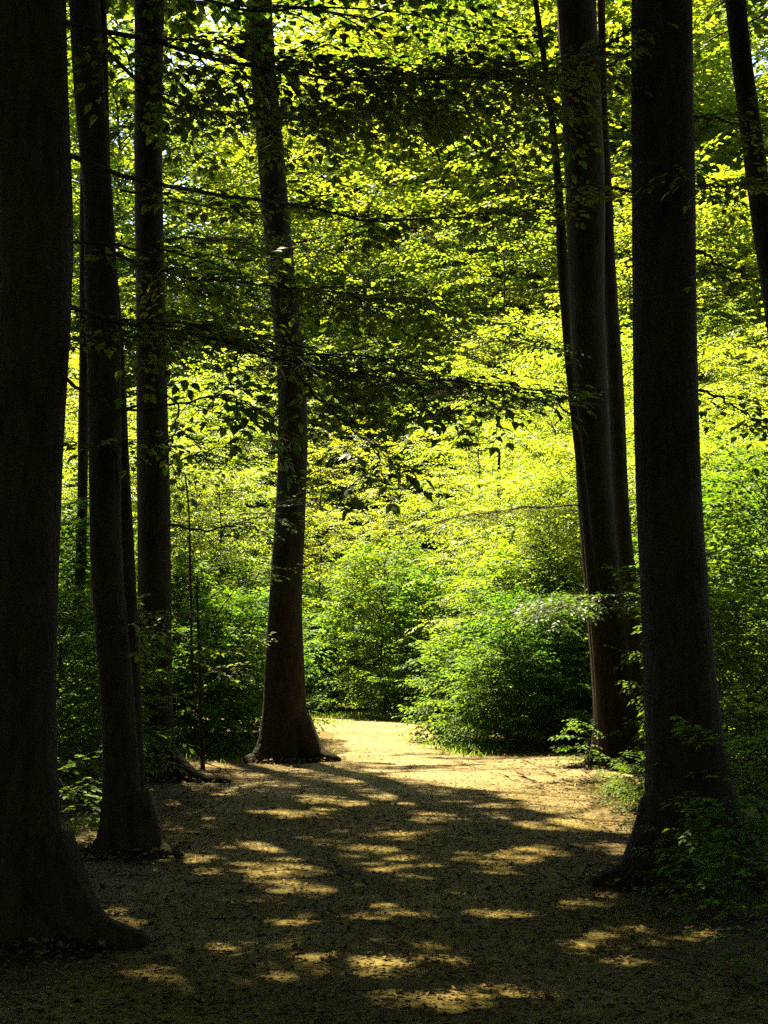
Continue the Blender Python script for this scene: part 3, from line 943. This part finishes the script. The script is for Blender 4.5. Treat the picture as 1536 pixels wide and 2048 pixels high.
KINDS = [young_kind(7.5, 58, 2.6, 0.06, 0.9, 0.11), young_kind(8.5, 60, 2.4, 0.15, 0.9, 0.11), young_kind(7.0, 54, 2.8, 0.04, 0.9, 0.11)]
KINDS.append(young_kind(8.0, 36, 2.6, 0.05, 0.85, 0.16))
SHRUBS = [young_kind(2.6, 60, 1.5, 0.03, 0.62, 0.085, 0.025, M_SHRUB, 0.2, 0.35), young_kind(2.0, 50, 1.3, 0.03, 0.6, 0.085, 0.02, M_SHRUB, 0.2, 0.3), young_kind(3.2, 66, 1.6, 0.03, 0.65, 0.085, 0.03, M_SHRUB, 0.25, 0.4)]
HERBS = [young_kind(0.7, 10, 0.5, 0.2, 0.3, 0.08, 0.006, M_SHRUB, 0.6, 0.2), young_kind(0.95, 12, 0.6, 0.25, 0.3, 0.08, 0.007, M_SHRUB, 0.6, 0.15)]


def plant(kind, name, label, cat, x, y, sc, rz, group=None):
    t = thing(name, label, cat, (x, y, float(hgt(np.array(x), np.array(y)))), group, rz, sc)
    link('trunk' if cat == 'tree' else 'stem', kind[0], t)
    link('crown' if cat == 'tree' else 'foliage', kind[1], t, kind='stuff')
    return t


def at(pxx, Y):
    return (pxx - 768) / F_PX * Y


# shrubs by the path
plant(SHRUBS[2], 'beech_shrub', 'dense green bush bulging over the corner where the side path leaves', 'shrub', at(1045, 24.9), 24.9, 0.72, 0.4)
plant(SHRUBS[0], 'beech_shrub', 'bush behind the leaning beech, right end of the side path thicket', 'shrub', at(1150, 25.2), 25.4, 0.85, 2.0)
plant(SHRUBS[1], 'beech_shrub', 'small ragged bush filling the notch left of the corner bush', 'shrub', at(925, 27), 27, 0.85, 2.6)
plant(SHRUBS[0], 'beech_shrub', 'taller ragged bush poking out behind the corner bush', 'shrub', at(1010, 27.5), 27.5, 1.15, 1.3)
plant(KINDS[3], 'young_beech', 'small young tree spreading over the corner bush', 'tree', at(1100, 28), 28, 0.52, 2.2)
plant(SHRUBS[1], 'beech_shrub', 'low bush tip drooping onto the path corner', 'shrub', at(970, 24.4), 24.6, 0.75, 4.0)
plant(SHRUBS[2], 'beech_shrub', 'dark bush closing the far end of the path', 'shrub', at(770, 37.5), 37.6, 1.2, 1.0)
plant(SHRUBS[0], 'beech_shrub', 'shadowed bush between the dark far bush and the corner bush', 'shrub', at(885, 36), 36, 1.25, 3.0)
plant(SHRUBS[1], 'beech_shrub', 'shrub right behind the curving beech, left of the far path', 'shrub', at(600, 40), 40, 1.2, 5.5)
G_L = 'shrubs in the shade left of the path'
for (xx, Y, k, s, lab) in ((470, 25, 0, 0.9, 'dark low shrub between the kinked sapling and the curving beech'),
                           (420, 24, 1, 0.9, 'shrub right behind the kinked bare sapling'),
                           (360, 26, 2, 0.9, 'shrub at the right flank of the straight beech with the snaking root'),
                           (500, 28, 2, 0.9, 'brighter shrub left of the curving beech, farther back than the dark low one'),
                           (170, 17.5, 1, 0.8, 'shrub in the gap between massive black trunk and narrow-waisted beech'),
                           (100, 16, 0, 0.8, 'shrub mostly hidden behind the massive black trunk'),
                           (160, 24, 2, 1.0, 'shrub at the foot of the slim leaning tree'),
                           (60, 21, 2, 1.0, 'shrub wholly behind the massive black trunk, twigs showing at its right side'),
                           (240, 27, 0, 1.1, 'shrub behind the narrow-waisted beech')):
    plant(SHRUBS[k], 'beech_shrub', lab, 'shrub', at(xx, Y), Y, s, rng.uniform(0, 6), G_L)
for (xx, Y, k, s, lab) in ((1490, 17.5, 0, 0.8, 'nearest low shrub of the thicket at the right edge'),
                           (1450, 21, 2, 0.9, 'shrub close behind the thick straight trunk on its right side'),
                           (1550, 20, 2, 1.2, 'tall shrub under the slanting trunk at the right edge'),
                           (1400, 26, 2, 1.1, 'shrub hidden mostly behind the thick straight trunk'),
                           (1500, 25, 2, 1.3, 'tall layered shrub in the sun far behind the right edge thicket'),
                           (1330, 27, 0, 1.2, 'shrub in the slit between the leaning beech and the thick straight trunk')):
    plant(SHRUBS[k], 'beech_shrub', lab, 'shrub', at(xx, Y), Y, s, rng.uniform(0, 6), 'shrubs behind the thick right trunk')
# low plants
plant(HERBS[0], 'seedling', 'sunlit leafy seedlings between the massive black trunk and the narrow-waisted beech', 'plant', at(160, 13.2), 13.2, 0.85, 0.5)
plant(HERBS[1], 'seedling', 'bright seedling at the pale root of the leaning beech', 'plant', at(1168, 20.3), 20.6, 0.6, 1.5)
G_S = 'seedlings at the foot of the thick right trunk'
for (xx, Y, k, s, lab) in (
        (1250, 15.6, 0, 0.6, 'sunlit seedling on the bank left of the thick right trunk'),
        (1280, 15.0, 1, 0.45, 'small seedling touching the left side of the thick right trunk'),
        (1268, 17.2, 0, 0.55, 'seedling on the bank just in front of the leaning beech'),
        (1225, 16.6, 0, 0.35, 'tiny sunlit seedling at the right edge of the path below the pale root'),
        (1290, 13.2, 0, 0.45, 'dark seedling at the left heel of the thick right trunk'),
        (1375, 9.5, 1, 0.5, 'dark leafy sprig standing right in front of the foot of the thick right trunk'),
        (1455, 9.3, 1, 0.6, 'dark seedling in front of the right buttress of the thick right trunk'),
        (1545, 7.6, 0, 0.7, 'nearest seedling, cut by the right edge low down'),
        (1480, 11.4, 1, 0.8, 'seedling close behind the right buttress of the thick right trunk'),
        (1560, 10.2, 1, 1.0, 'taller dark seedling cut by the right edge'),
        (1520, 12.4, 1, 1.1, 'large pale-topped seedling between the thick right trunk and the right edge'),
        (1500, 13.6, 0, 1.2, 'bushy seedling behind the large pale-topped one')):
    plant(HERBS[k], 'seedling', lab, 'plant', at(xx, Y), Y, s, rng.uniform(0, 6), G_S)

# two bare-stemmed saplings left of the curving beech
for (lab, tr, Y, H, specs) in (
    ('sapling with a kinked bare stem left of the curving beech', [(1150, 393, 396), (1200, 391, 395), (1260, 393, 400), (1290, 398, 405), (1340, 395, 402), (1400, 399, 406), (1450, 397, 404), (1500, 401, 410)], 20.6, 2.75,
     [([(400, 1260, 20.6), (440, 1235, 20.3), (480, 1180, 20.0), (530, 1150, 19.8), (600, 1130, 19.6)], 0.012, 0.45, 0.13, 0.3, 0.05),
      ([(400, 1320, 20.6), (440, 1335, 20.2), (500, 1330, 19.9)], 0.008, 0.4, 0.14, 0.3, 0.05), ([(396, 1290, 20.6), (440, 1290, 20.9), (500, 1270, 21.2)], 0.008, 0.4, 0.14, 0.3, 0.05)]),
    ('hair-thin upright sapling behind the kinked sapling', [(930, 367, 370), (1000, 374, 378), (1050, 379, 383), (1130, 376, 381), (1200, 381, 386), (1300, 379, 385), (1400, 385, 391), (1490, 387, 394)], 23, 4.3,
     [([(380, 1080, 23), (355, 1050, 22.7), (340, 1000, 22.5)], 0.007, 0.4, 0.15, 0.2, 0.05), ([(382, 1000, 23), (420, 985, 22.6), (470, 940, 22.3)], 0.007, 0.45, 0.14, 0.2, 0.05)])):
    t, C, R, base = big_tree(lab, tr, Y, H, [], 0.15, top_r=0.012, seg=8, name='sapling', rough=0.03)
    bough_set(t, base, specs, M_YOUNG, 0, False, False)

# ------------------------------------------------------------------ sunlit wood beyond the path
SPEC = [  # pixel, distance, kind, scale, own label
    (880, 42, 3, 0.85, 'young tree with a visible dark stem above the far dark bush'),
    (800, 46, 3, 1.0, 'young tree with leaning stem behind the far end of the path'),
    (690, 50, 3, 1.1, 'light green young tree right above the bend of the path'),
    (1010, 32, 3, 0.62, 'young tree rising from behind the corner bush'),
    (960, 38, 3, 0.9, 'thin-crowned young tree behind the one at the corner bush'),
    (740, 58, 3, 1.6, 'thin-crowned taller tree high over the bend of the path'),
    (640, 47.5, 3, 1.0, 'young tree half hidden by the curving beech, over the bend of the path'),
    (870, 57, 3, 1.6, 'tall thin-crowned tree at the centre of the sunlit wood'),
    (545, 54, 3, 1.55, 'thin-crowned tree straight behind the curving beech'),
    (440, 52, 3, 1.4, 'thin-crowned tree seen between the straight beech and the curving beech'),
    (655, 61, 3, 2.1, 'tall thin-crowned tree above the curving beech, right of its trunk'),
    (800, 65, 3, 2.5, 'tallest thin-crowned tree in the middle of the wood'),
    (500, 62, 3, 2.2, 'tall thin-crowned tree left of the top of the curving beech'),
    (775, 41.6, 1, 0.62, 'young tree added to cast shade on the dark bush at the far end of the path'),  # added to darken the hollow left of the corner bush
    (640, 42.5, 0, 0.72, 'bushy young tree added to shade the dark bush at the bend'),  # added up-sun so its dense crown keeps the far bush in shade
    (940, 62, 3, 2.1, 'tall thin-crowned tree left of the leaning beech'),
    (230, 58, 3, 1.9, 'thin-crowned tree showing between the narrow-waisted beech and the straight beech'),
]
for (xx, Y, k, s, lab) in SPEC:
    plant(KINDS[k], 'young_beech', lab, 'tree', at(xx, Y), Y, s, rng.uniform(0, 6))
G_W = 'young beeches of the sunlit wood'
n_w = 0
taken = []
tries = 0
while n_w < 120 and tries < 12000:
    tries += 1
    Y = rng.uniform(27, 78)
    x = rng.uniform(-0.30 * Y - 3, 0.30 * Y + 3)
    if Y < 40 and -9 < x < 2.2 + (Y < 36) * 0.3 and Y > 31:
        continue
    if Y < 33 and -3.0 < x < 2.6:
        continue
    if Y < 31 and x < -2 and rng.random() < 0.5:
        continue
    if 35 < Y < 46 and -5.0 < x < 3.2:
        continue
    if 44 < Y < 66 and -10.5 < x < 3.0:
        continue
    H = np.interp(Y, [27, 36, 48, 62, 78], [4.5, 7.2, 11, 20, 36]) * rng.uniform(0.85, 1.15)
    k = int(rng.integers(0, 3)) if Y > 48 else int(rng.integers(0, 4))
    if Y > 52 and 430 < 768 + x / Y * F_PX < 1060:
        k = 3
    s = H / (7.5, 8.5, 7.0, 8.0)[k]
    if 300 < 768 + x / Y * F_PX < 450 and Y > 50:
        continue
    if any((x - a) ** 2 + (Y - b) ** 2 < (1.5 * (s + c) * 0.62) ** 2 for a, b, c in taken):
        continue
    taken.append((x, Y, s))
    pxx = 768 + x / Y * F_PX
    col = ('behind the left row of trunks' if pxx < 520 else 'between the curving and the leaning beech' if pxx < 1180 else 'right of the leaning beech')
    row = ('low young beech with bright leaves' if Y < 40 else 'middling young beech of the sunlit wood' if Y < 56 else 'tall beech at the back of the sunlit wood')
    plant(KINDS[k], 'young_beech', row + ', ' + col, 'tree', x, Y, s, rng.uniform(0, 6), row + ', ' + col)
    n_w += 1
for k in range(44):
    Y = rng.uniform(80, 135)
    x = rng.uniform(-0.31 * Y, 0.31 * Y)
    pxx = 768 + x / Y * F_PX
    col = ('behind the left row of trunks' if pxx < 520 else 'between the curving and the leaning beech' if pxx < 1180 else 'right of the leaning beech')
    if 300 < pxx < 480:
        continue
    plant(KINDS[k % 3], 'young_beech', 'farthest tall tree closing the wood, ' + col, 'tree', x, Y, np.interp(Y, [80, 135], [4.2, 6.8]) * rng.uniform(0.85, 1.15), rng.uniform(0, 6), 'farthest trees ' + col)
plant(KINDS[1], 'young_beech', 'tall far tree filling the gap at the top of the leaning beech', 'tree', at(1110, 84), 84, 4.9, 1.0)
plant(KINDS[0], 'young_beech', 'tall far tree between the tops of the leaning beech and the thick right trunk', 'tree', at(1240, 88), 88, 5.6, 2.0)
plant(KINDS[2], 'young_beech', 'tall far tree left of the thin wavy stem', 'tree', at(960, 86), 86, 5.6, 3.0)
G_B = 'beeches of the wood around the near end of the path'
for k in range(64):
    a = rng.uniform(math.radians(115), math.radians(425))
    r_ = rng.uniform(13, 34)
    x, y = r_ * math.cos(a), r_ * math.sin(a) - 1
    if y > 4 and abs(x) < 0.33 * y + 5.5:
        continue
    plant(KINDS[k % 3], 'young_beech', 'leafy beech of the shady wood around the near end of the path', 'tree', x, y, rng.uniform(1.3, 2.0), rng.uniform(0, 6), G_B)
print('wood trees', n_w)


G_U = 'shrubs under the sunlit wood'
for k in range(46):
    Y = rng.uniform(38, 64)
    x = rng.uniform(-0.29 * Y, 0.29 * Y)
    if Y < 42 and -14 < x < 0.5:
        Y += 5
    plant(SHRUBS[k % 3], 'beech_shrub', 'leafy shrub filling the ground under the sunlit wood beyond the path', 'shrub', x, Y, rng.uniform(1.0, 1.5), rng.uniform(0, 6), G_U)

for (lab, tr, Y, H) in (('short thin stem in the sunny leaves left of the leaning beech', [(1000, 994, 1002), (1090, 992, 1002), (1300, 990, 1002), (1480, 990, 1002)], 33, 6),):
    big_tree(lab, tr, Y, H, [], 0.15, top_r=0.03, seg=10, name='young_beech', rough=0.03)

# ------------------------------------------------------------------ grass at the path's edges
def grass(name, spots, n, h):
    P, A, N, S = [], [], [], []
    for (cx, cy_, rx, ry) in spots:
        x = cx + rng.normal(0, rx, n); y = cy_ + rng.normal(0, ry, n)
        P.append(np.stack([x, y, hgt(x, y)], 1))
        A.append(np.stack([rng.normal(0, 0.35, n), rng.normal(0, 0.35, n), np.ones(n)], 1))
        a = rng.uniform(0, 6.28, n)
        N.append(np.stack([np.cos(a), np.sin(a), np.zeros(n)], 1))
        S.append(h * rng.uniform(0.5, 1.2, n))
    P, A, N, S = map(np.concatenate, (P, A, N, S))
    A = unit(A); B = unit(np.cross(N, A)); w = 0.006
    V = np.stack([P - B * w, P + B * w, P + A * S[:, None] * 0.6 + B * w * 0.7 + N * 0.1 * S[:, None], P + A * S[:, None] * 0.6 - B * w * 0.7 + N * 0.1 * S[:, None], P + A * S[:, None] * 0.95 + N * 0.35 * S[:, None]], 1)
    n = len(P)
    T = (np.arange(n) * 5)[:, None, None] + np.array([(0, 1, 2), (0, 2, 3), (3, 2, 4)])[None]
    return link(name, mesh_np(name, V.reshape(-1, 3), T.reshape(-1, 3), M_GRASS), kind='stuff')


gs = []
for k in range(10):
    gs.append((1.25 + 0.02 * k, 23.6 + k * 1.3, 0.25, 0.5))
for k in range(5):
    gs.append((-1.5 - 0.5 * k, 33.5 + 0.6 * k, 0.5, 0.4)); gs.append((0.6 - 0.5 * k, 35.8 + 0.4 * k, 0.5, 0.4))
gs += [(2.75, 16.8, 0.2, 0.5), (-2.1, 25, 0.5, 1.2), (-2.8, 23, 0.8, 0.8), (-3.2, 27, 0.8, 1.5)]
grass('grass', gs, 200, 0.13)
